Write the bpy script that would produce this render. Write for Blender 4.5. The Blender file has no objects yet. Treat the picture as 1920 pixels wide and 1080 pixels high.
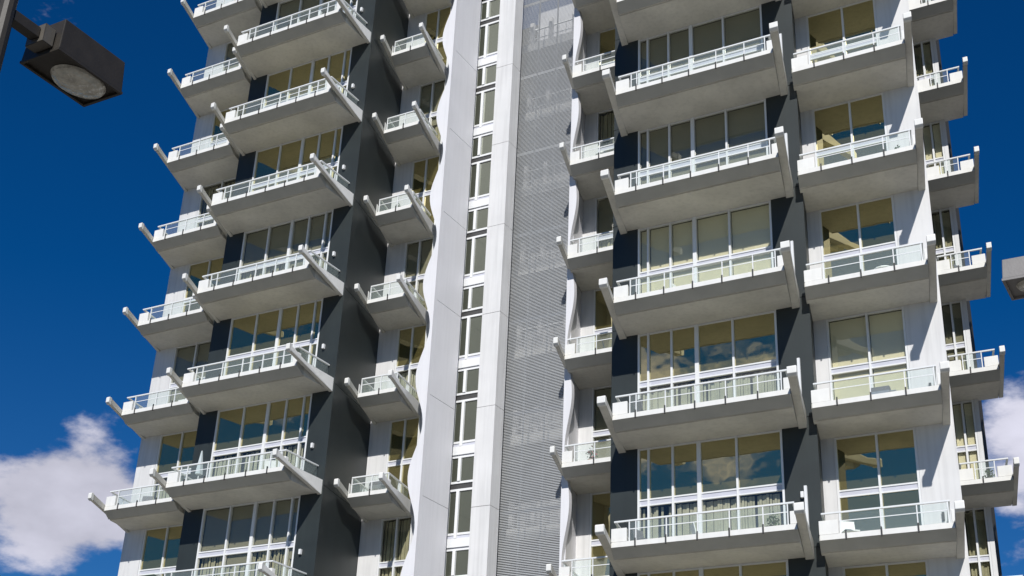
import bpy, bmesh, math, random
from mathutils import Matrix, Vector
random.seed(7)
R = math.radians
S = bpy.context.scene
COL = S.collection
EYE = 1.6                       # camera height above the ground

# ------------------------------------------------------------------ camera
YAW, PITCH, ROLL, FPX = 0.53227, 0.45202, 0.04713, 2508.3
cam = bpy.data.cameras.new('camera'); co = bpy.data.objects.new('camera', cam); COL.objects.link(co)
cam.sensor_width = 36.0; cam.lens = FPX/1920*36.0; cam.clip_start = 0.05; cam.clip_end = 5000
fwd_h = Vector((-math.sin(YAW), math.cos(YAW), 0)); rgt = Vector((math.cos(YAW), math.sin(YAW), 0)); up = Vector((0, 0, 1))
fwd = fwd_h*math.cos(PITCH) + up*math.sin(PITCH); upc = -fwd_h*math.sin(PITCH) + up*math.cos(PITCH)
cr, sr = math.cos(ROLL), math.sin(ROLL)
xr = rgt*cr + upc*sr; xu = -rgt*sr + upc*cr
m = Matrix(((xr.x, xu.x, -fwd.x, 0), (xr.y, xu.y, -fwd.y, 0), (xr.z, xu.z, -fwd.z, EYE), (0, 0, 0, 1)))
co.matrix_world = m
S.camera = co

# ------------------------------------------------------------------ sun, sky, exposure
SUN = Vector((-0.48, 1.0, -0.77)).normalized()          # direction the light travels
sun = bpy.data.lights.new('sun', 'SUN'); so = bpy.data.objects.new('sun', sun); COL.objects.link(so)
sun.energy = 4.9; sun.angle = R(0.53); sun.color = (1.0, 0.965, 0.91)
so.rotation_euler = SUN.to_track_quat('-Z', 'Y').to_euler(); so.location = (10, -20, 40)
W = bpy.data.worlds.new('World'); S.world = W; W.use_nodes = True
nt = W.node_tree; nt.nodes.clear()
def N(t, **k):
    n = nt.nodes.new(t)
    for a, b in k.items():
        if a == 'i':
            for p, q in b.items(): n.inputs[p].default_value = q
        else: setattr(n, a, b)
    return n
L = lambda a, b: nt.links.new(a, b)
sky = N('ShaderNodeTexSky'); sky.sky_type = 'NISHITA'; sky.sun_disc = False
sd = -SUN
sky.sun_elevation = math.asin(sd.z); sky.sun_rotation = math.atan2(sd.x, sd.y)
sky.air_density = 0.9; sky.dust_density = 0.3; sky.ozone_density = 3.0; sky.altitude = 300
tint = N('ShaderNodeMix', data_type='RGBA', blend_type='MULTIPLY', i={0: 1.0}); tint.inputs[7].default_value = (0.02, 0.50, 1.0, 1)
L(sky.outputs[0], tint.inputs[6])
tc = N('ShaderNodeTexCoord')
def vm(op, a, b=None):
    n = N('ShaderNodeVectorMath', operation=op); L(a, n.inputs[0])
    if b is not None:
        if isinstance(b, tuple): n.inputs[1].default_value = b
        else: L(b, n.inputs[1])
    return n
def ma(op, a, b, c=None, clamp=False):
    n = N('ShaderNodeMath', operation=op, use_clamp=clamp)
    for i, x in enumerate((a, b, c)):
        if x is None: continue
        if isinstance(x, (int, float)): n.inputs[i].default_value = x
        else: L(x, n.inputs[i])
    return n.outputs[0]
dirn = vm('NORMALIZE', tc.outputs['Generated']).outputs[0]
sz = N('ShaderNodeSeparateXYZ'); L(dirn, sz.inputs[0])
lowsky = N('ShaderNodeMapRange', i={1: 0.16, 2: 0.42, 3: 0.80, 4: 1.0}); L(sz.outputs[2], lowsky.inputs[0]); L(lowsky.outputs[0], tint.inputs[0])
sc = vm('MULTIPLY', dirn, (1, 1, 1.9)).outputs[0]
no = N('ShaderNodeTexNoise', i={'Scale': 6.5, 'Detail': 9.0, 'Roughness': 0.58}); L(sc, no.inputs['Vector'])
no2 = N('ShaderNodeTexNoise', i={'Scale': 1.7, 'Detail': 2.0}); L(sc, no2.inputs['Vector'])
# cumulus banks: where each stands in the sky (direction, size)
banks = [((-0.725, 0.635, 0.262), 0.165, 1.12), ((-0.90, 0.40, 0.27), 0.16, .8), ((-0.07, 0.945, 0.285), 0.33, 1.08), ((0.30, 0.92, 0.26), 0.20, .8),
         ((0.75, -0.55, 0.22), 0.22, .8), ((-0.45, -0.85, 0.34), 0.34, .8), ((0.2, -0.9, 0.22), 0.30, .8), ((-0.95, -0.1, 0.28), 0.25, .8), ((0.95, 0.25, 0.2), 0.22, .8)]
cover = None
for d, r, s in banks:
    dv = Vector(d).normalized()
    df = vm('SUBTRACT', dirn, tuple(dv)); sq = vm('MULTIPLY', df.outputs[0], (1, 1, 2.4)); ln = N('ShaderNodeVectorMath', operation='LENGTH'); L(sq.outputs[0], ln.inputs[0])
    g = ma('MULTIPLY', ma('SUBTRACT', 1.0, ma('DIVIDE', ln.outputs['Value'], r), clamp=True), s)
    cover = g if cover is None else ma('MAXIMUM', cover, g)
dens = ma('ADD', ma('MULTIPLY', no.outputs[0], 2.7), cover)
mr = N('ShaderNodeMapRange', interpolation_type='SMOOTHSTEP', i={1: 1.87, 2: 2.20, 3: 0.0, 4: 1.0}); L(dens, mr.inputs[0])
shade = N('ShaderNodeMapRange', i={1: 0.25, 2: 0.75, 3: 0.72, 4: 1.1}); L(no2.outputs[0], shade.inputs[0])
no3 = N('ShaderNodeTexNoise', i={'Scale': 13.0, 'Detail': 5.0}); L(sc, no3.inputs['Vector'])
sh2 = ma('MULTIPLY', shade.outputs[0], ma('ADD', ma('MULTIPLY', no3.outputs[0], 1.1), 0.42))
cc = N('ShaderNodeVectorMath', operation='SCALE'); cc.inputs[0].default_value = (9.8, 9.7, 11.2); L(sh2, cc.inputs['Scale'])
mx = N('ShaderNodeMix', data_type='RGBA'); L(ma('MULTIPLY', mr.outputs[0], .93), mx.inputs[0]); L(tint.outputs[2], mx.inputs[6]); L(cc.outputs[0], mx.inputs[7])
bg = N('ShaderNodeBackground', i={1: 0.065}); L(mx.outputs[2], bg.inputs[0])
wo = N('ShaderNodeOutputWorld'); L(bg.outputs[0], wo.inputs[0])
S.view_settings.view_transform = 'Standard'; S.view_settings.look = 'None'; S.view_settings.exposure = 0.0; S.view_settings.gamma = 1.0
S.view_settings.use_curve_mapping = False
S.render.engine = 'CYCLES'

# ------------------------------------------------------------------ materials
def mat(name, col, rough=0.6, var=0.06, scale=3.0, bump=0.0, metal=0.0, streak=0.0, spec=None):
    M = bpy.data.materials.new(name); M.use_nodes = True; t = M.node_tree; b = t.nodes['Principled BSDF']
    b.inputs['Roughness'].default_value = rough; b.inputs['Metallic'].default_value = metal
    if spec is not None: b.inputs['Specular IOR Level'].default_value = spec
    g = t.nodes.new('ShaderNodeNewGeometry')
    n = t.nodes.new('ShaderNodeTexNoise'); n.inputs['Scale'].default_value = scale; n.inputs['Detail'].default_value = 6
    t.links.new(g.outputs['Position'], n.inputs['Vector'])
    r = t.nodes.new('ShaderNodeMapRange'); r.inputs[1].default_value = .25; r.inputs[2].default_value = .75
    r.inputs[3].default_value = 1-var; r.inputs[4].default_value = 1+var*.5
    t.links.new(n.outputs[0], r.inputs[0])
    last = r.outputs[0]
    if streak > 0:                                   # rain streaks running down the paint
        mp = t.nodes.new('ShaderNodeMapping'); mp.inputs['Scale'].default_value = (9, 9, .45); t.links.new(g.outputs['Position'], mp.inputs['Vector'])
        n2 = t.nodes.new('ShaderNodeTexNoise'); n2.inputs['Scale'].default_value = 1.0; n2.inputs['Detail'].default_value = 4; t.links.new(mp.outputs[0], n2.inputs['Vector'])
        r2 = t.nodes.new('ShaderNodeMapRange'); r2.inputs[1].default_value = .45; r2.inputs[2].default_value = .8; r2.inputs[3].default_value = 1; r2.inputs[4].default_value = 1-streak
        t.links.new(n2.outputs[0], r2.inputs[0]); mm = t.nodes.new('ShaderNodeMath'); mm.operation = 'MULTIPLY'
        t.links.new(last, mm.inputs[0]); t.links.new(r2.outputs[0], mm.inputs[1]); last = mm.outputs[0]
    v = t.nodes.new('ShaderNodeVectorMath'); v.operation = 'SCALE'; v.inputs[0].default_value = col[:3]
    t.links.new(last, v.inputs['Scale']); t.links.new(v.outputs[0], b.inputs['Base Color'])
    if bump:
        n3 = t.nodes.new('ShaderNodeTexNoise'); n3.inputs['Scale'].default_value = 60; t.links.new(g.outputs['Position'], n3.inputs['Vector'])
        bp = t.nodes.new('ShaderNodeBump'); bp.inputs['Strength'].default_value = bump; bp.inputs['Distance'].default_value = .01
        t.links.new(n3.outputs[0], bp.inputs['Height']); t.links.new(bp.outputs[0], b.inputs['Normal'])
    return M
def glass(name, tint, refl, see, body, wave=0.0):
    """tinted architectural glass: mirror share + see-through share over a body colour"""
    M = bpy.data.materials.new(name); M.use_nodes = True; t = M.node_tree; t.nodes.clear()
    o = t.nodes.new('ShaderNodeOutputMaterial')
    gl = t.nodes.new('ShaderNodeBsdfGlossy'); gl.inputs['Color'].default_value = (*tint, 1); gl.inputs['Roughness'].default_value = .015
    tr = t.nodes.new('ShaderNodeBsdfTransparent'); tr.inputs['Color'].default_value = (*see, 1)
    df = t.nodes.new('ShaderNodeBsdfDiffuse'); df.inputs['Color'].default_value = (*body[:3], 1)
    a = t.nodes.new('ShaderNodeMixShader'); a.inputs[0].default_value = body[3]
    t.links.new(tr.outputs[0], a.inputs[1]); t.links.new(df.outputs[0], a.inputs[2])
    lw = t.nodes.new('ShaderNodeLayerWeight'); pw = t.nodes.new('ShaderNodeMath'); pw.operation = 'POWER'; pw.inputs[1].default_value = 4.0
    t.links.new(lw.outputs['Facing'], pw.inputs[0])
    f1 = t.nodes.new('ShaderNodeMath'); f1.operation = 'MULTIPLY_ADD'; f1.use_clamp = True; f1.inputs[1].default_value = .6; f1.inputs[2].default_value = refl; t.links.new(pw.outputs[0], f1.inputs[0])
    ge = t.nodes.new('ShaderNodeNewGeometry'); inv_ = t.nodes.new('ShaderNodeMath'); inv_.operation = 'SUBTRACT'; inv_.inputs[0].default_value = 1.0; t.links.new(ge.outputs['Backfacing'], inv_.inputs[1])
    f2 = t.nodes.new('ShaderNodeMath'); f2.operation = 'MULTIPLY'; t.links.new(f1.outputs[0], f2.inputs[0]); t.links.new(inv_.outputs[0], f2.inputs[1])   # the back face of a pane adds no second mirror
    b = t.nodes.new('ShaderNodeMixShader'); t.links.new(f2.outputs[0], b.inputs[0]); t.links.new(a.outputs[0], b.inputs[1]); t.links.new(gl.outputs[0], b.inputs[2])
    if wave:
        g = t.nodes.new('ShaderNodeNewGeometry'); n3 = t.nodes.new('ShaderNodeTexNoise'); n3.inputs['Scale'].default_value = 1.3; t.links.new(g.outputs['Position'], n3.inputs['Vector'])
        bp = t.nodes.new('ShaderNodeBump'); bp.inputs['Strength'].default_value = wave; bp.inputs['Distance'].default_value = .03
        t.links.new(n3.outputs[0], bp.inputs['Height']); t.links.new(bp.outputs[0], gl.inputs['Normal'])
    t.links.new(b.outputs[0], o.inputs[0]); return M
M_white = mat('white_render', (.64, .64, .645), .55, .08, 1.2, .15, streak=.16)
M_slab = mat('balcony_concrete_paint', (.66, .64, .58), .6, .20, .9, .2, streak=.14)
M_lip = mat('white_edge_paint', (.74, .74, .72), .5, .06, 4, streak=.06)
M_shaded = mat('shaded_white_paint', (.45, .44, .40), .6, .10, 2.5, .1)  # white paint darkened: shade of edge band and fins put into the colour
M_dark = mat('charcoal_render', (.020, .027, .028), .55, .22, 1.3, .2, streak=.12)
M_core = mat('interior_dark', (.03, .03, .028), .9, .1)
M_frame = mat('white_aluminium', (.70, .71, .72), .35, .03, 5)
M_trans = mat('grey_transom_panel', (.50, .51, .58), .45, .05, 5)
M_joint = mat('dark_bracket', (.05, .05, .05), .5, .1)
M_rail = mat('powder_coated_rail', (.72, .74, .75), .35, .04, 6)
M_blade = mat('grey_blade_cladding', (.70, .70, .73), .5, .05, 1.0, .1, streak=.06)
M_louv = mat('grey_louvre_metal', (.40, .415, .43), .4, .08, 2, metal=.0)
M_lamp = mat('lamp_brown_metal', (.030, .025, .019), .55, .25, 9, .1)
M_lampc = mat('lamp_collar_metal', (.10, .09, .075), .5, .2, 9, .1)
M_lampg = mat('lamp_grey_metal', (.22, .21, .205), .5, .12, 9, .1)
M_ground = mat('paving_ground', (.17, .16, .14), .85, .2, .25)
M_asph = mat('asphalt_road', (.055, .055, .055), .9, .2, .8)
M_roof = mat('roof_grey', (.3, .3, .3), .8, .1)
M_blind_c = mat('cream_blind', (.82, .77, .62), .8, .05, 3)
M_blind_g = mat('grey_blind', (.26, .25, .20), .8, .06, 3)
M_cur = mat('curtain_cloth', (.42, .40, .30), .9, .25, 4)
M_curw = mat('pale_curtain_cloth', (.50, .50, .44), .9, .2, 4)
M_red = mat('red_flower', (.5, .12, .14), .8, .3, 20)
M_leaf = mat('plant_leaf', (.06, .11, .035), .7, .4, 12)
M_terr = mat('terracotta_pot', (.35, .16, .09), .8, .15, 9)
M_chair = mat('outdoor_chair_plastic', (.12, .12, .13), .5, .1, 9)
M_chairw = mat('white_chair_plastic', (.75, .75, .73), .45, .05, 9)
M_cloth = mat('parasol_cloth', (.45, .50, .52), .9, .12, 5)
M_wood = mat('table_wood', (.22, .14, .08), .6, .2, 8)
M_steel = mat('barbecue_steel', (.45, .46, .47), .3, .1, 9, metal=.7)
G_dark = glass('window_glass_olive', (.86, .78, .46), .46, (.4, .4, .3), (.10, .085, .03, 1.0), .12)
G_blue = glass('window_glass_stair', (.70, .74, .66), .10, (.4, .4, .3), (.065, .07, .055, 1.0), .10)
G_clear = glass('window_glass_clear', (.85, .85, .78), .12, (.97, .97, .92), (.05, .05, .03, .05), .08)
G_rail = glass('railing_glass', (.9, .95, .93), .05, (.955, .985, .975), (.60, .66, .64, .07), .0)

# a luminaire lens: prismatic glass
def lens_mat():
    M = mat('lamp_prismatic_lens', (.66, .63, .54), .25, .35, 14)
    t = M.node_tree; b = t.nodes['Principled BSDF']
    v = t.nodes.new('ShaderNodeTexVoronoi'); v.inputs['Scale'].default_value = 26
    g = t.nodes.new('ShaderNodeNewGeometry'); t.links.new(g.outputs['Position'], v.inputs['Vector'])
    bp = t.nodes.new('ShaderNodeBump'); bp.inputs['Strength'].default_value = .8; bp.inputs['Distance'].default_value = .02
    t.links.new(v.outputs[0], bp.inputs['Height']); t.links.new(bp.outputs[0], b.inputs['Normal'])
    return M
M_lens = lens_mat()

# ------------------------------------------------------------------ mesh helpers
SKEW = .235
class MB:
    """collects closed solids, then links them as one mesh object"""
    def __init__(s): s.v = []; s.f = []; s.mi = []; s.mats = []; s.mk = 0
    def use(s, m):
        if m not in s.mats: s.mats.append(m)
        s.mk = s.mats.index(m); return s
    def add(s, vs, fs):
        o = len(s.v); s.v += [tuple(p) for p in vs]; s.f += [tuple(o+i for i in f) for f in fs]; s.mi += [s.mk]*len(fs); return s
    def box(s, x0, x1, y0, y1, z0, z1):
        return s.add([(x0,y0,z0),(x1,y0,z0),(x1,y1,z0),(x0,y1,z0),(x0,y0,z1),(x1,y0,z1),(x1,y1,z1),(x0,y1,z1)],
                     [(0,3,2,1),(4,5,6,7),(0,1,5,4),(1,2,6,5),(2,3,7,6),(3,0,4,7)])
    def prism_x(s, prof, x0, x1, shear=None):        # profile in (y, z), extruded along x
        n = len(prof); sh = shear or (lambda y, z: 0)
        vs = [(x0+sh(y,z), y, z) for y, z in prof] + [(x1+sh(y,z), y, z) for y, z in prof]
        return s.add(vs, [tuple(range(n)), tuple(range(2*n-1, n-1, -1))] + [(i, i+n, (i+1) % n+n, (i+1) % n) for i in range(n)])
    def prism_z(s, prof, z0, z1):                    # profile in (x, y)
        n = len(prof)
        vs = [(x, y, z0) for x, y in prof] + [(x, y, z1) for x, y in prof]
        return s.add(vs, [tuple(range(n-1, -1, -1)), tuple(range(n, 2*n))] + [(i, (i+1) % n, (i+1) % n+n, i+n) for i in range(n)])
    def bar(s, a, b, r, n=6):
        a, b = Vector(a), Vector(b); d = (b-a).normalized(); q = d.to_track_quat('Z', 'Y'); vs = []
        for e in (a, b):
            for i in range(n):
                w = 2*math.pi*i/n; vs.append(e + q @ Vector((r*math.cos(w), r*math.sin(w), 0)))
        return s.add(vs, [tuple(range(n-1, -1, -1)), tuple(range(n, 2*n))] + [(i, (i+1) % n, (i+1) % n+n, i+n) for i in range(n)])
    def skew(s, ref=None):                           # the tower's plan is skewed: its cross walls lean back to the left
        if ref is None: ref = min(p[1] for p in s.v)
        s.v = [(x-SKEW*(y-ref), y, z) for x, y, z in s.v]; return s
    def build(s, name, parent=None, mat=None, bevel=0):
        me = bpy.data.meshes.new(name); me.from_pydata(s.v, [], s.f)
        for m_ in (s.mats or [mat]): me.materials.append(m_)
        me.polygons.foreach_set('material_index', s.mi)
        bm = bmesh.new(); bm.from_mesh(me); bmesh.ops.recalc_face_normals(bm, faces=bm.faces)
        if bevel: bmesh.ops.bevel(bm, geom=bm.edges[:], offset=bevel, segments=2, affect='EDGES', profile=.6)
        bm.to_mesh(me); bm.free()
        o = bpy.data.objects.new(name, me); COL.objects.link(o); o.parent = parent; return o
def empty(name, loc, label, cat, group=None, rz=0):
    o = bpy.data.objects.new(name, None); COL.objects.link(o); o.location = loc; o.rotation_euler = (0, 0, rz); o.empty_display_size = .3
    o['label'] = label; o['category'] = cat
    if group: o['group'] = group
    return o
def kids(o): return [c for c in bpy.data.objects if c.parent == o]
def copy_tree(o, parent=None):
    c = o.copy(); COL.objects.link(c); c.parent = parent
    for ch in KID.get(o.name, []): copy_tree(ch, c)
    return c
KID = {}
def reg(*objs):                                       # remember children so that copying stays fast
    for o in objs:
        if o.parent: KID.setdefault(o.parent.name, []).append(o)
    return objs[0]

# ------------------------------------------------------------------ ground
g = MB().use(M_ground).box(-3000, 3000, -3000, 3000, -.3, 0).build('ground'); g['kind'] = 'structure'
g = MB().use(M_asph).box(-400, 400, -14, -5, .004, .008).build('road'); g['kind'] = 'structure'

# ------------------------------------------------------------------ the tower
LEVELS = list(range(-1, 8))
zl = lambda l: 25.86 - 3.0*l + EYE                    # underside of the white edge of level l
TOP = zl(-1) + 3.0
tower = empty('apartment_tower', (-17.6, 33, 0), 'white and charcoal high-rise apartment tower with flared balconies on every storey', 'apartment building')
inv = Matrix.Translation((17.6, -33, 0))
def part(mb, name, parent=None, **k):
    o = mb.build(name, parent or tower, **k)
    if (parent or tower) is tower: o.matrix_parent_inverse = inv
    return o

# --- vertical walls, standing from the ground to the roof
def col(x0, x1, y0, y1, m_, name='wall', z0=0, z1=TOP+.4):
    return part(MB().use(m_).box(x0, x1, y0, y1, z0, z1).skew(), name)
def clad(x0, x1, y0, y1, m_, name, sk=True):
    """a wall clad in storey-high panels with open joints over a dark backing"""
    b_ = MB().use(M_joint).box(x0+.015, x1-.015, y0+.02, y1-.01, 0, TOP+.38); w = part(b_.skew(y0) if sk else b_, name)
    cuts = [0.0] + [zl(l)+.03 for l in reversed(LEVELS)] + [TOP+.4]
    for a, c in zip(cuts, cuts[1:]):
        for q0, q1 in (((a, c),) if c-a < 4 else ((a, (a+c)/2), ((a+c)/2, c))):
            j = random.uniform(-.002, .002); p_ = MB().use(m_).box(x0, x1, y0+j, y1, q0+.007, q1-.007)
            o = (p_.skew(y0) if sk else p_).build('cladding_panel', w)
BACK = 42
col(-30.32, -29.52, 28.9, 31, M_white)                       # end pier beside window A
col(-27.78, -27.05, 28.9, 31, M_white)                       # pier between window A and the charcoal pillar
clad(-27.04, -26.34, 27.9, 31, M_dark, 'charcoal_pillar')
clad(-22.84, -22.10, 27.9, 30.64, M_dark, 'charcoal_pillar')
col(-22.74, -22.05, 30.65, 33, M_white)                      # pier beside window C
col(-15.95, -15.36, 30.65, 33, M_white)                      # pier beside window D
clad(-13.44, -12.735, 27.9, 31, M_dark, 'charcoal_pillar')
clad(-9.135, -8.32, 27.9, 31, M_dark, 'charcoal_pillar')
col(-8.60, -8.25, 28.9, 31, M_white)
col(-6.38, -5.53, 28.9, 29.3, M_white)
col(-6.98, -6.86, 35.5, 36.4, M_white); col(-6.22, -6.10, 35.5, 36.4, M_white)
# the solid building behind the glazing
b = MB().use(M_core)
b.box(-30.2, -22.4, 31.02, BACK, 0, TOP); b.box(-13.4, -7.4, 31.02, BACK, 0, TOP)
b.box(-26.33, -22.85, 28.55, 31.01, 0, TOP); b.box(-12.73, -9.14, 28.55, 31.01, 0, TOP)
b.box(-29.51, -27.79, 29.55, 31.01, 0, TOP); b.box(-8.24, -6.39, 29.55, 31.01, 0, TOP)
b.box(-22.39, -20.96, 31.25, 31.9, 0, TOP); b.box(-15.35, -13.45, 31.3, BACK, 0, TOP)
b.box(-22.39, -15.96, 36.6, BACK, 0, TOP); b.box(-7.39, -6.25, 36.1, 36.9, 0, TOP)
part(b, 'interior_mass')
part(MB().use(M_roof).box(-30.4, -22.4, 31.0, BACK+.1, TOP+.42, TOP+.7).box(-15.9, -7.4, 31.0, BACK+.1, TOP+.42, TOP+.7), 'roof')

# --- scalloped piers on either side of the stair recess
def scallop(sign, xin, xout, amp, ph, y0, y1):
    zs = [i*.15 for i in range(int((TOP+.4)/.15)+1)]
    w = lambda z: xout + sign*amp*math.cos(2*math.pi*(z-(zl(0)+ph))/3.0)
    prof = [(xin, z) for z in zs] + [(w(z), z) for z in reversed(zs)]
    n = len(zs); mb = MB().use(M_blade)
    vs = []
    for y in (y0, y1):
        vs += [(xin, y, z) for z in zs] + [(w(z), y, z) for z in zs]
    F = []
    for i in range(n-1):
        F += [(i, i+1, n+i+1, n+i), (2*n+i, 3*n+i, 3*n+i+1, 2*n+i+1), (i, 2*n+i, 2*n+i+1, i+1), (n+i, n+i+1, 3*n+i+1, 3*n+i)]
    F += [(0, n, 3*n, 2*n), (n-1, 3*n-1, 4*n-1, 2*n-1)]
    mb.add(vs, F); return mb
part(scallop(-1, -20.07, -20.34, .18, .6, 29.6, 29.75), 'scalloped_pier')
part(scallop(1, -15.59, -15.44, .09, -.8, 29.45, 29.6), 'scalloped_pier')
clad(-20.20, -20.07, 29.755, 31.1, M_blade, 'side_wall', False)
col(-15.59, -15.50, 29.605, 33.2, M_blade, 'side_wall')
col(-20.95, -20.22, 30.65, 31.2, M_white)

# --- stair recess: glazed strip, white blade, louvred screen with landings behind
clad(-19.375, -18.76, 31.2, 31.72, M_white, 'white_blade', False)
part(MB().use(M_core).box(-20.3, -19.60, 31.50, 31.62, 0, TOP), 'interior_mass')
SX0, SX1, SY, SK = -20.20, -19.39, 31.3, .9125         # strip set forward to catch the sun, window rhythm shortened to suit
def strip_window(l):
    z = (zl(l)-EYE)*SK+EYE; mb = MB().use(M_frame); y = SY; k = SK
    mb.box(SX0, SX1, y-.05, y+.08, z-.12*k, z+.16*k)             # storey band
    mb.box(SX0, SX1, y-.02, y+.06, z+.27*k, z+.34*k)
    mb.box(SX0, SX1, y-.03, y+.06, z+1.93*k, z+2.0*k)            # mid transoms
    mb.box(SX0, SX1, y-.03, y+.06, z+1.68*k, z+1.75*k)
    mb.box(SX0, SX1, y-.02, y+.06, z+2.78*k, z+2.84*k)
    a, c = SX0+.27, SX0+.36
    mb.box(a, c, y-.06, y+.07, z+.165*k, z+1.675*k); mb.box(a, c, y-.06, y+.07, z+2.005*k, z+2.775*k)
    mb.box(SX0, SX0+.035, y-.03, y+.07, z+.345*k, z+1.675*k); mb.box(SX0, SX0+.035, y-.03, y+.07, z+2.005*k, z+2.775*k)
    o = part(mb, 'stair_window')
    for p, q in ((SX0+.036, a), (c, SX1)):
        for d, e in ((.345, 1.675), (2.005, 2.775)):
            part(MB().use(G_blue).box(p, q, y+.01, y+.03, z+d*k, z+e*k), 'pane', o)
    part(MB().use(M_joint).box(SX0, SX1, y+.0, y+.03, z+1.755*k, z+1.925*k), 'spandrel', o)
    part(MB().use(M_trans).box(SX0, SX1, y+.0, y+.03, z+2.845*k, z+2.875*k), 'spandrel', o)
    part(MB().use(M_trans).box(SX0, SX1, y+.0, y+.03, z+.165*k, z+.265*k), 'spandrel', o)
for l in LEVELS: strip_window(l)
def louvres(l):
    z = zl(l)-.05; mb = MB().use(M_louv); x0, x1 = -18.98, -16.22; V = 32.0
    n = 62; st = 3.0/n
    for i in range(n):
        a = z+i*st; mb.prism_x([(V, a), (V+.015, a), (V+.019, a+.024), (V+.006, a+.024)], x0, x1)
    o = part(mb, 'louvre_panel'); o['kind'] = 'stuff'
    f = MB().use(M_louv)
    for x in (-19.00, -18.3, -17.6, -16.9, -16.24): f.box(x, x+.035, V+.03, V+.07, z, z+2.998)
    f.box(-18.96, -16.245, V+.071, V+.10, z+.02, z+.12)
    part(f, 'screen_frame')
for l in LEVELS: louvres(l)
def landing(l):
    z = zl(l); mb = MB().use(M_lip).box(-20.9, -15.97, 34.35, 36.0, z-.08, z+.28); o = part(mb, 'landing')
    for x in (-20.02, -19.25, -18.3): part(MB().use(M_white).box(x, x+.14, 34.42, 34.56, z+.255, z+1.25), 'post', o)
    r = MB().use(M_rail)
    r.box(-20.15, -15.97, 34.57, 34.6, z+1.0, z+1.05); r.box(-20.15, -15.97, 34.57, 34.6, z+.6, z+.64)
    for i in range(14): r.box(-20.1+i*.29, -20.08+i*.29, 34.605, 34.62, z+.26, z+1.0)
    part(r, 'handrail', o)
    part(MB().use(M_frame).box(-18.9, -18.75, 35.9, 35.99, z+.26, z+2.9), 'door_frame', o)
for l in LEVELS: landing(l)
part(MB().use(M_white).box(-20.6, -15.97, 36.02, 36.5, 0, TOP), 'wall')

# --- balconies
def balcony(u0, u1, vl, vw, posts, rfin=True, lfin=True, fw=.12, lb=.38, rb=.16, rtone=M_shaded, rs=SKEW):
    """one balcony at level z = 0: slab > edge_strip, fin, end_block, railing_glass, railing_post, handrail"""
    def splay(mb):                                   # the two ends of a tray lean back by different amounts
        k = lambda x, y: SKEW if y < vl else SKEW+(rs-SKEW)*min(1, max(0, (x-u0)/(u1-u0)))
        mb.v = [(x-k(x, y)*(y-vl), y, z) for x, y, z in mb.v]; return mb
    def sub(mb, nm, bevel=0): out.append(splay(mb).build(nm, root, bevel=bevel))
    mb = MB().use(M_slab)
    mb.prism_x([(vl+.335, .1), (vw+.15, .1), (vw+.15, -.18), (vl+.385, -.18), (vl+.37, -.15), (vl+.335, -.15)], u0, u1)
    mb.use(M_shaded).prism_x([(vl+.012, -.002), (vl+.012, .1), (vl+.334, .1), (vl+.334, -.165), (vl+.31, -.175)], u0, u1)  # sloped band under the edge, its shade painted in
    root = part(splay(mb), 'balcony'); out = []
    cuts = [u0] + posts + [u1]                       # white edge strip, jointed at every post
    for a, c in zip(cuts, cuts[1:]):
        sub(MB().use(M_lip).prism_x([(vl, .0), (vl, .115), (vl+.16, .125), (vl+.16, .1), (vl+.01, .1), (vl+.01, .0)], a+.018, c-.018), 'edge_strip')
    prof = [(vw+.02, -.235), (vl-.68, .15), (vl-.72, .18), (vl-.72, .29), (vl-.69, .32), (vl-.62, .32), (vl+.05, .18), (vw+.02, .18)]
    def fin(a, c, body):  # grey bodies have shade painted in; sunlit right fins of B and C stay white
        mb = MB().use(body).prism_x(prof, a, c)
        mb.use(M_slab); mb.mi[2] = mb.mk              # shade of the long underside painted in with the soffit colour
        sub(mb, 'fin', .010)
        sub(MB().use(M_lip).prism_x([(vl-.735, .165), (vl-.735, .305), (vl-.71, .335), (vl-.60, .335), (vl-.60, .12), (vl-.67, .12)], a-.008, c+.008), 'fin_cap', .012)  # white tip colours in the sunlit end of the fin
    if lfin: fin(u0-fw, u0-.003, M_shaded)
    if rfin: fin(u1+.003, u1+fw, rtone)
    if lb: sub(MB().use(M_lip).box(u0+.003, u0+lb, vl+.02, vl+.15, .127, .43), 'end_block', .008)
    if rb: sub(MB().use(M_lip).box(u1-rb, u1-.003, vl+.02, vl+.15, .127, .40), 'end_block', .008)
    yr = vl+.10; zt = .60
    ends = [u0+lb+.05] + posts + [u1-rb-.05]
    ends = [e for i, e in enumerate(ends) if i in (0, len(ends)-1) or ends[0]+.12 < e < ends[-1]-.12]
    for a, c in zip(ends, ends[1:]):
        sub(MB().use(G_rail).box(a+.02, c-.02, yr-.006, yr+.006, .15, .565), 'railing_glass')
    for i, p in enumerate(ends):
        q = MB().use(M_rail).box(p-.013, p+.013, yr-.02, yr+.02, .127, zt-.018)
        sub(q, 'railing_post')
    for p in posts: sub(MB().use(M_joint).box(p-.017, p+.017, vl-.022, vl+.01, -.03, .17), 'bracket')
    h = MB().use(M_rail).box(u0+.06, u1-.06, yr-.025, yr+.025, zt-.016, zt+.018)
    for x in (u0+.085, u1-.085): h.box(x-.025, x+.025, yr+.026, vw-.01, zt-.016, zt+.018)
    h.box(u0+lb+.05, u1-rb-.05, yr-.012, yr-.007, .40, .42)
    sub(h, 'handrail')
    for x in (u0+.085, u1-.085):
        ym = (yr+vw)/2
        for a, c in ((yr+.08, ym-.03), (ym+.03, vw-.05)):
            sub(MB().use(G_rail).box(x-.006, x+.006, a, c, .15, .565), 'railing_glass')
        sub(MB().use(M_rail).box(x-.013, x+.013, ym-.02, ym+.02, .105, zt-.018), 'railing_post')
    for o in out: reg(o)
    return root
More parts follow.
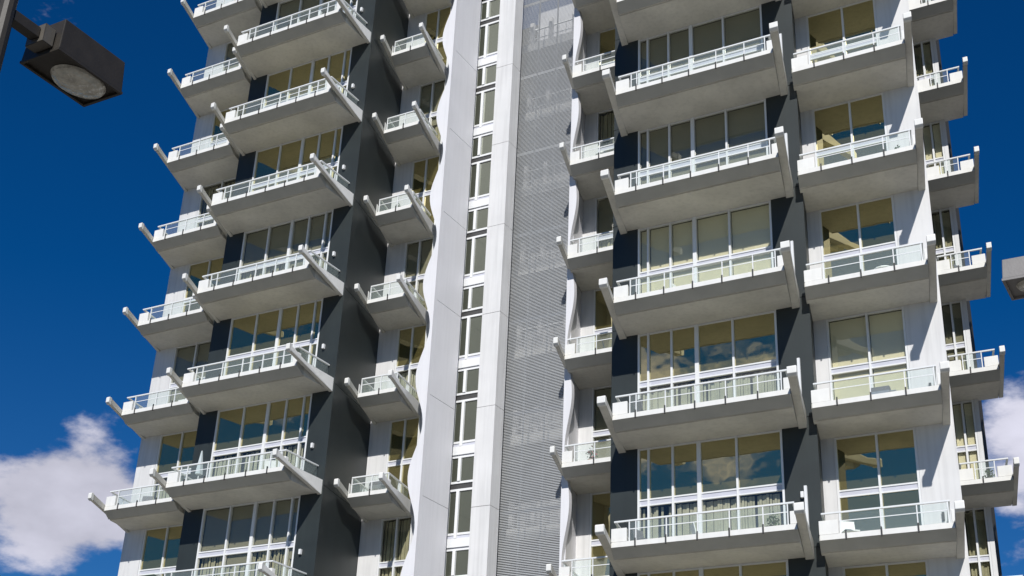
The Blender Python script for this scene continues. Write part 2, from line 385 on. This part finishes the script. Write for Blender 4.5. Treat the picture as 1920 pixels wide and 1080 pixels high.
TYPES = {
 'A': dict(u0=-29.80, u1=-27.07, vl=27.42, vw=28.9, posts=[-29.25, -28.5, -27.75]),
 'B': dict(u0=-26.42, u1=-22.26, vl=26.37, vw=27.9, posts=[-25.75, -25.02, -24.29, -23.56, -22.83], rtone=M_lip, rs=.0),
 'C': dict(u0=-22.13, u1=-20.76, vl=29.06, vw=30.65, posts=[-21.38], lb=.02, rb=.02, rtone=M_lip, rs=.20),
 'D': dict(u0=-15.34, u1=-13.46, vl=28.95, vw=30.65, posts=[-14.42], rfin=False, rb=.02, lb=.30),
 'E': dict(u0=-12.66, u1=-8.38, vl=26.33, vw=27.9, posts=[-12.07, -11.34, -10.61, -9.88, -9.13], fw=.2),
 'F': dict(u0=-8.25, u1=-5.42, vl=27.35, vw=28.9, posts=[-7.67, -6.92, -6.16], lfin=False, fw=.18, lb=.42, rb=.06),
 'G': dict(u0=-6.55, u1=-5.22, vl=34.05, vw=35.5, posts=[-5.95], rb=.36),
}
for k, t in TYPES.items():
    r0 = balcony(**t)
    for i, l in enumerate(LEVELS):
        o = r0 if i == 0 else copy_tree(r0, tower)
        o.matrix_parent_inverse = inv; o.location = (0, 0, zl(l))

# --- charcoal wall behind the return between balcony E and F: a slim white partition
for l in LEVELS:
    z = zl(l)
    part(MB().use(M_frame).box(-8.50, -8.44, 27.27, 27.32, z+.12, z+1.22), 'partition')
    for x, y in ((-22.60, 27.84), (-8.72, 27.84)):
        part(MB().use(M_frame).box(x-.035, x+.035, y-.03, y+.055, z+1.14, z+1.28), 'wall_light', bevel=.01)
    part(MB().use(M_joint).box(-5.98, -5.93, 28.85, 28.897, z+.62, z+.80), 'wall_light')

# --- windows
def window(x0, x1, mull, y, z, key, thick=None, low=True):
    """frame from floor to soffit with a transom band; panes, blinds or curtains are its children"""
    z0, z1 = z+.105, z+2.815; fb = MB().use(M_frame); d0, d1 = y+.02, y+.10
    xs = [x0] + mull + [x1]; wd = [.05]*len(xs)
    if thick is not None: wd[thick] = .10
    T0, T1 = z+1.385, z+1.56
    for x, w in zip(xs, wd):
        a = max(x0, x-w/2); c = min(x1, x+w/2)
        if x == x0: a, c = x0, x0+.05
        if x == x1: a, c = x1-.05, x1
        fb.box(a, c, d0-.02, d1, z0, z1)
    spans = []
    for i in range(len(xs)-1):
        a = x0+.05 if i == 0 else xs[i]+wd[i]/2; c = x1-.05 if i == len(xs)-2 else xs[i+1]-wd[i+1]/2
        spans.append((a, c))
        for e0, e1 in ((z0, z0+.05), (T0, T0+.035), (T1-.035, T1), (z1-.04, z1)): fb.box(a, c, d0, d1-.01, e0, e1)
        fb.use(M_trans).box(a, c, d0+.02, d1-.02, T0+.035, T1-.035); fb.use(M_frame)
    w = part(fb, 'window')
    gm = G_dark if key in ('dark', 'lowcur') else G_clear
    for a, c in spans:
        for e0, e1 in ((z0+.05, T0), (T1, z1-.04)):
            part(MB().use(G_clear if (key == 'lowcur' and e1 == T0) else gm).box(a, c, d0+.03, d0+.042, e0, e1), 'pane', w)
    yb = d1+.02
    if key in ('cream', 'grey'):
        bm_ = M_blind_c if key == 'cream' else M_blind_g
        for a, c in spans:
            part(MB().use(bm_).box(a+.01, c-.01, yb, yb+.02, z0+random.choice((.06, .06, .5)), z1-.05), 'blind', w)
    elif key == 'half':
        for a, c in spans:
            part(MB().use(M_blind_g).box(a+.01, c-.01, yb, yb+.02, z0+random.choice((1.3, 1.5, 1.0)), z1-.05), 'blind', w)
    if key in ('curtain', 'half'):
        mb = MB().use(M_cur); n = int((x1-x0)/.055)
        for i in range(n):
            a = x0+.06+i*(x1-x0-.12)/n; dz = .03*math.sin(i*1.9)+.03*math.sin(i*.7)
            mb.box(a, a+.05, yb+.06+dz, yb+.075+dz, z0+.05, z1-.06)
        part(mb, 'curtain', w)
    if key == 'lowcur':
        mb = MB().use(M_curw); n = int((x1-x0)/.06)
        for i in range(n):
            if random.random() < .12: continue
            a = x0+.06+i*(x1-x0-.12)/n; dz = .025*math.sin(i*1.9)+.02*math.sin(i*.7)
            mb.box(a, a+.055, yb+.06+dz, yb+.07+dz, z0+.05, T0-.01)
        part(mb, 'curtain', w)
    return w
kE = {1: 'half', 2: 'grey', 3: 'grey', 4: 'cream', 5: 'lowcur', 6: 'lowcur'}
kF = {1: 'half', 2: 'dark', 3: 'dark', 4: 'dark', 5: 'cream', 6: 'dark'}
kB = {0: 'half', 1: 'dark', 2: 'dark', 3: 'half', 4: 'dark', 5: 'lowcur', 6: 'half'}
for l in LEVELS:
    z = zl(l)
    window(-12.73, -9.14, [-12.45, -11.83, -11.17, -10.24], 27.9, z, kE.get(l, 'dark'), 3)
    window(-26.33, -22.85, [-25.32, -24.42, -23.76, -23.13], 27.9, z, kB.get(l, 'dark'), 2)
    window(-8.245, -6.385, [-7.27], 28.9, z, kF.get(l, 'dark'))
    window(-29.51, -27.79, [-28.6], 28.9, z, {0: 'grey', 2: 'curtain', 4: 'grey', 5: 'lowcur'}.get(l, 'dark'))
    window(-22.045, -20.96, [-21.5], 30.65, z, {1: 'half', 3: 'grey', 4: 'lowcur', 6: 'curtain'}.get(l, 'dark'))
    window(-15.355, -13.45, [-14.4], 30.65, z, {2: 'curtain', 3: 'half', 5: 'grey'}.get(l, 'dark'))
    window(-6.855, -6.225, [-6.54], 35.5, z, {4: 'half', 5: 'cream', 2: 'cream'}.get(l, 'curtain'))
# solid infill under the lowest balconies and above the top ones
for x0, x1, y0, y1 in ((-12.73, -9.14, 27.93, 28.5), (-26.33, -22.85, 27.93, 28.5), (-8.245, -6.385, 28.93, 29.5), (-29.51, -27.79, 28.93, 29.5),
                       (-22.045, -20.96, 30.68, 31.2), (-15.355, -13.45, 30.68, 31.2), (-6.855, -6.225, 35.53, 36.0)):
    part(MB().use(M_white).box(x0, x1, y0, y1, 0, zl(7)-.2), 'podium_wall')
    part(MB().use(M_white).box(x0, x1, y0, y1, TOP+.0, TOP+.4), 'parapet')

# ------------------------------------------------------------------ things standing on the balconies
def chair(loc, rz, m_, label, group=None):
    r = empty('outdoor_chair', loc, label, 'chair', group or 'outdoor chairs on the balconies', rz)
    MB().use(m_).box(-.16, .16, -.15, .15, .20, .225).build('seat', r)
    MB().use(m_).prism_x([(.14, .23), (.16, .23), (.22, .50), (.20, .50)], -.16, .16).build('backrest', r)
    for x in (-.14, .14):
        for y in (-.13, .13): MB().use(m_).bar((x, y, 0), (x*.95, y*.95, .198), .011).build('leg', r)
    return r
def table(loc, label, m_=None):
    r = empty('outdoor_table', loc, label, 'table', 'small tables on the balconies')
    n = 12; MB().use(m_ or M_wood).prism_z([(.24*math.cos(2*math.pi*i/n), .24*math.sin(2*math.pi*i/n)) for i in range(n)], .36, .385).build('tabletop', r)
    MB().use(M_chair).bar((0, 0, .012), (0, 0, .358), .016).build('pedestal', r); MB().use(M_chair).bar((0, 0, 0), (0, 0, .011), .13, 10).build('base', r)
    return r
def plant(loc, h, label, flower=False, seed=1):
    rr = random.Random(seed); r = empty('potted_plant', loc, label, 'plant', 'potted plants on the balconies')
    n = 10; mb = MB().use(M_terr); vs = []
    for rad, z in ((.075, 0), (.11, .17), (.12, .17), (.12, .2)):
        vs += [(rad*math.cos(2*math.pi*i/n), rad*math.sin(2*math.pi*i/n), z) for i in range(n)]
    F = [tuple(range(n-1, -1, -1)), tuple(range(3*n, 4*n))]
    for k in range(3): F += [(k*n+i, k*n+(i+1) % n, (k+1)*n+(i+1) % n, (k+1)*n+i) for i in range(n)]
    mb.add(vs, F).build('pot', r)
    mb = MB().use(M_leaf)
    for i in range(110):
        a = rr.uniform(0, 6.28); el = rr.uniform(.1, 1.4); d = rr.uniform(.06, h*.5)
        p = Vector((math.cos(a)*math.cos(el)*d*.8, math.sin(a)*math.cos(el)*d*.8, .22+math.sin(el)*d*1.5))
        t = Vector((rr.uniform(-1, 1), rr.uniform(-1, 1), rr.uniform(-.4, 1))).normalized()*.07; s_ = t.cross(Vector((rr.uniform(-1, 1), rr.uniform(-1, 1), 1))).normalized()*.022
        if flower and rr.random() < .35: mb.use(M_red)
        else: mb.use(M_leaf)
        mb.add([p, p+t*.5+s_, p+t, p+t*.5-s_], [(0, 1, 2, 3)])
    mb.build('foliage', r); return r
def parasol(loc, label):
    r = empty('closed_parasol', loc, label, 'parasol')
    MB().use(M_rail).bar((0, 0, 0), (0, 0, 1.15), .014).build('pole', r)
    mb = MB().use(M_cloth); n = 10; vs = []
    for rad, z in ((.09, .45), (.075, .62), (.05, .85), (.018, 1.13)):
        vs += [(rad*(1+.25*(i % 2))*math.cos(2*math.pi*i/n), rad*(1+.25*(i % 2))*math.sin(2*math.pi*i/n), z) for i in range(n)]
    F = [tuple(range(n-1, -1, -1)), tuple(range(3*n, 4*n))]
    for k in range(3): F += [(k*n+i, k*n+(i+1) % n, (k+1)*n+(i+1) % n, (k+1)*n+i) for i in range(n)]
    mb.add(vs, F).build('canopy', r); MB().use(M_joint).bar((0, 0, 0), (0, 0, .03), .12, 10).build('base', r); return r
def barbecue(loc, label, rz=0):
    r = empty('barbecue', loc, label, 'barbecue', 'barbecues on the balconies', rz)
    MB().use(M_steel).box(-.2, .2, -.13, .13, .25, .36).build('firebox', r)
    MB().use(M_chair).prism_x([(-.13, .362), (-.13, .42), (-.06, .49), (.06, .49), (.13, .42), (.13, .362)], -.2, .2).build('lid', r)
    for x in (-.17, .17):
        for y in (-.1, .1): MB().use(M_chair).bar((x, y, 0), (x, y, .249), .012).build('leg', r)
    MB().use(M_steel).box(.205, .36, -.11, .11, .33, .345).build('side_shelf', r); return r
fl = lambda l: zl(l)+.102
chair((-12.15, 27.0, fl(5)), 2.6, M_chair, 'dark chair at the left end of the wide right-hand balcony, fifth storey row down')
chair((-12.2, 27.1, fl(6)), 1.2, M_chair, 'dark chair at the left end of the lowest wide right-hand balcony')
table((-11.7, 27.25, fl(4)), 'small round wooden table on the wide balcony in front of the cream blinds')
chair((-11.2, 27.2, fl(4)), 1.5, M_chairw, 'white chair beside the wooden table in front of the cream blinds')
barbecue((-6.9, 28.2, fl(5)), 'steel barbecue with dark lid behind the glass in front of the white blinds')
chair((-7.75, 28.0, fl(6)), .6, M_chairw, 'white chair at the left end of the lowest balcony beside the sunlit white wall')
plant((-14.75, 29.5, fl(5)), .45, 'potted plant with pink red flowers on the narrow balcony right of the grey screen', True, 3)
plant((-26.0, 27.0, fl(1)), .35, 'bushy green potted plant at the left end of a wide left-hand balcony near the top', False, 5)
parasol((-25.95, 27.1, fl(5)), 'closed grey parasol on the lowest wide left-hand balcony')
table((-25.6, 27.3, fl(4)), 'small round table at the left end of the wide left-hand balcony above the parasol', M_chairw)
chair((-25.2, 27.3, fl(4)), 1.2, M_chair, 'dark chair beside the white round table on the left-hand balcony')
chair((-28.9, 28.1, fl(5)), .4, M_chair, 'dark chair leaning by the rail of the lowest far-left balcony')
plant((-28.5, 28.2, fl(2)), .4, 'green potted plant on the third far-left balcony from the top', False, 9)
chair((-21.6, 29.8, fl(4)), 2.9, M_chairw, 'white chair on the narrow balcony beside the charcoal pillar')
table((-14.6, 29.6, fl(2)), 'small white table on the narrow balcony near the top of the grey screen', M_chairw)
barbecue((-12.0, 27.2, fl(2)), 'steel barbecue at the left end of the uppermost full wide right-hand balcony')
chair((-5.95, 34.8, fl(3)), 1.0, M_chair, 'dark chair on the small far-right balcony against the sky')

def ac_unit(loc, label, rz=0):
    r = empty('air_conditioner', loc, label, 'air conditioner', 'air conditioners on the balconies', rz)
    MB().use(M_chairw).box(-.24, .24, -.11, .11, .04, .52).build('casing', r, bevel=.01)
    mb = MB().use(M_joint); n = 14
    for k in range(5): mb.box(-.20, .10, -.125, -.112, .10+k*.075, .125+k*.075)
    mb.build('grille', r); MB().use(M_joint).box(-.2, .2, -.09, .09, 0, .039).build('base', r); return r
ac_unit((-28.2, 28.45, fl(4)), 'white air conditioner with dark grille slots on the far-left balcony level with the cloud top')
ac_unit((-27.75, 28.3, fl(3)), 'white air conditioner beside the window pier, far-left balcony two rows above the cloud')
ac_unit((-28.05, 28.35, fl(1)), 'white air conditioner on the far-left balcony second from the top')
chair((-22.0, 30.0, fl(3)), 1.1, M_chairw, 'white chair in the third narrow balcony from the top beside the charcoal pillar')
plant((-21.7, 29.6, fl(2)), .35, 'potted plant on the narrow balcony between charcoal pillar and scalloped white pier', False, 21)
barbecue((-21.6, 29.7, fl(5)), 'steel barbecue on the lowest narrow balcony left of the scalloped pier')
chair((-24.6, 27.2, fl(2)), .3, M_chair, 'dark chair in the middle of the wide left-hand balcony below the half drawn blinds')
chair((-23.4, 27.2, fl(5)), 3.6, M_chairw, 'white chair at the right end of the wide left-hand balcony with the parasol')
plant((-23.0, 27.3, fl(3)), .5, 'tall bushy plant in a terracotta pot at the right end of a wide left-hand balcony', False, 31)
table((-10.2, 27.3, fl(3)), 'round wooden table on the wide right-hand balcony with grey blinds behind')
chair((-9.6, 27.3, fl(3)), 4.3, M_chair, 'dark chair right of the round table in front of the grey blinds')
plant((-9.2, 27.2, fl(6)), .45, 'bushy potted plant at the right end of the lowest wide right-hand balcony', False, 41)
chair((-10.9, 27.3, fl(6)), 2.2, M_chairw, 'white chair in front of the pale curtains on the lowest wide right-hand balcony')
plant((-6.0, 28.1, fl(3)), .4, 'potted plant by the right-hand white wall on a balcony of the right stack', False, 51)
chair((-7.2, 28.2, fl(2)), 5.0, M_chair, 'dark chair on the second balcony from the top in the stack beside the far-right balconies')
table((-6.6, 28.2, fl(4)), 'white round table on the balcony directly above the white blinds', M_chairw)
plant((-5.9, 34.8, fl(5)), .4, 'small green potted plant on the lowest far-right balcony', False, 61)
chair((-14.3, 29.6, fl(4)), 1.9, M_chair, 'dark chair on the narrow balcony between grey screen and charcoal pillar')

# ------------------------------------------------------------------ street lamps
def lamp(name_label, head, arm_from, pole, axis, body):
    x0, x1, y0, y1, z0, z1 = head
    r = empty('street_lamp', (pole[0], pole[1], 0), name_label, 'street lamp', 'street lamps in front of the tower')
    off = Vector((pole[0], pole[1], 0))
    def B(mb, nm, bevel=0):
        o = mb.build(nm, r, bevel=bevel); o.matrix_parent_inverse = Matrix.Translation(-off); return o
    cx, cy = (x0+x1)/2, (y0+y1)/2
    B(MB().use(body).add([(x0,y0,z0),(x1,y0,z0),(x1,y1,z0),(x0,y1,z0),(x0+.012,y0+.012,z1),(x1-.012,y0+.012,z1),(x1-.012,y1-.012,z1),(x0+.012,y1-.012,z1)],
                         [(0,3,2,1),(4,5,6,7),(0,1,5,4),(1,2,6,5),(2,3,7,6),(3,0,4,7)]), 'lamp_head', .006)
    # door frame rim under the head
    rim = MB().use(body); w = .016
    rim.box(x0-.004, x1+.004, y0-.004, y0+w, z0-.018, z0-.001); rim.box(x0-.004, x1+.004, y1-w, y1+.004, z0-.018, z0-.001)
    rim.box(x0-.004, x0+w, y0+w+.001, y1-w-.001, z0-.018, z0-.001); rim.box(x1-w, x1+.004, y0+w+.001, y1-w-.001, z0-.018, z0-.001)
    B(rim, 'rim')
    # shallow oval prismatic lens
    n = 28; vs = []; F = []
    ax, ay = (x1-x0)*.44, (y1-y0)*.36
    oy = cy + (y1-y0)*.10 if axis == 'y' else cy; ox = cx
    if axis == 'x': ax, ay = (x1-x0)*.40, (y1-y0)*.42
    for s_, dz in ((1, -.002), (.93, -.022), (.7, -.038), (.35, -.046)):
        vs += [(ox+ax*s_*math.cos(2*math.pi*i/n), oy+ay*s_*math.sin(2*math.pi*i/n), z0+dz) for i in range(n)]
    vs.append((ox, oy, z0-.048))
    for k in range(3): F += [(k*n+i, k*n+(i+1) % n, (k+1)*n+(i+1) % n, (k+1)*n+i) for i in range(n)]
    F += [(3*n+i, 3*n+(i+1) % n, 4*n) for i in range(n)] + [tuple(range(n))]
    B(MB().use(M_lens).add(vs, F), 'lens')
    B(arm_from(MB().use(body)), 'arm', .004)
    B(MB().use(body).bar((pole[0], pole[1], 0), (pole[0], pole[1], pole[2]), .055, 12), 'pole')
    B(MB().use(body).bar((pole[0], pole[1], 0.0), (pole[0], pole[1], .25), .10, 12), 'base')
    return r
LZ = 5.0+EYE
lamp('dark bronze shoebox street lamp with oval lens at upper left against the blue sky', (-6.50, -6.15, 4.60, 5.16, LZ, LZ+.235),
     lambda b: b.use(M_lampc).box(-6.37, -6.21, 4.51, 4.595, LZ+.015, LZ+.15).use(M_lamp).box(-6.325, -6.245, 4.30, 4.505, LZ+.045, LZ+.12), (-6.285, 4.26, LZ+.35), 'y', M_lamp)

# right-hand lamp: its head enters the frame from the right
RZ = 4.5+EYE
lamp('grey shoebox street lamp whose head end enters at the right edge of the frame', (-1.335, -.70, 9.34, 9.70, RZ, RZ+.16),
     lambda b: b.box(-.698, -.10, 9.47, 9.57, RZ+.05, RZ+.13), (-.05, 9.52, RZ+.4), 'x', M_lampg)
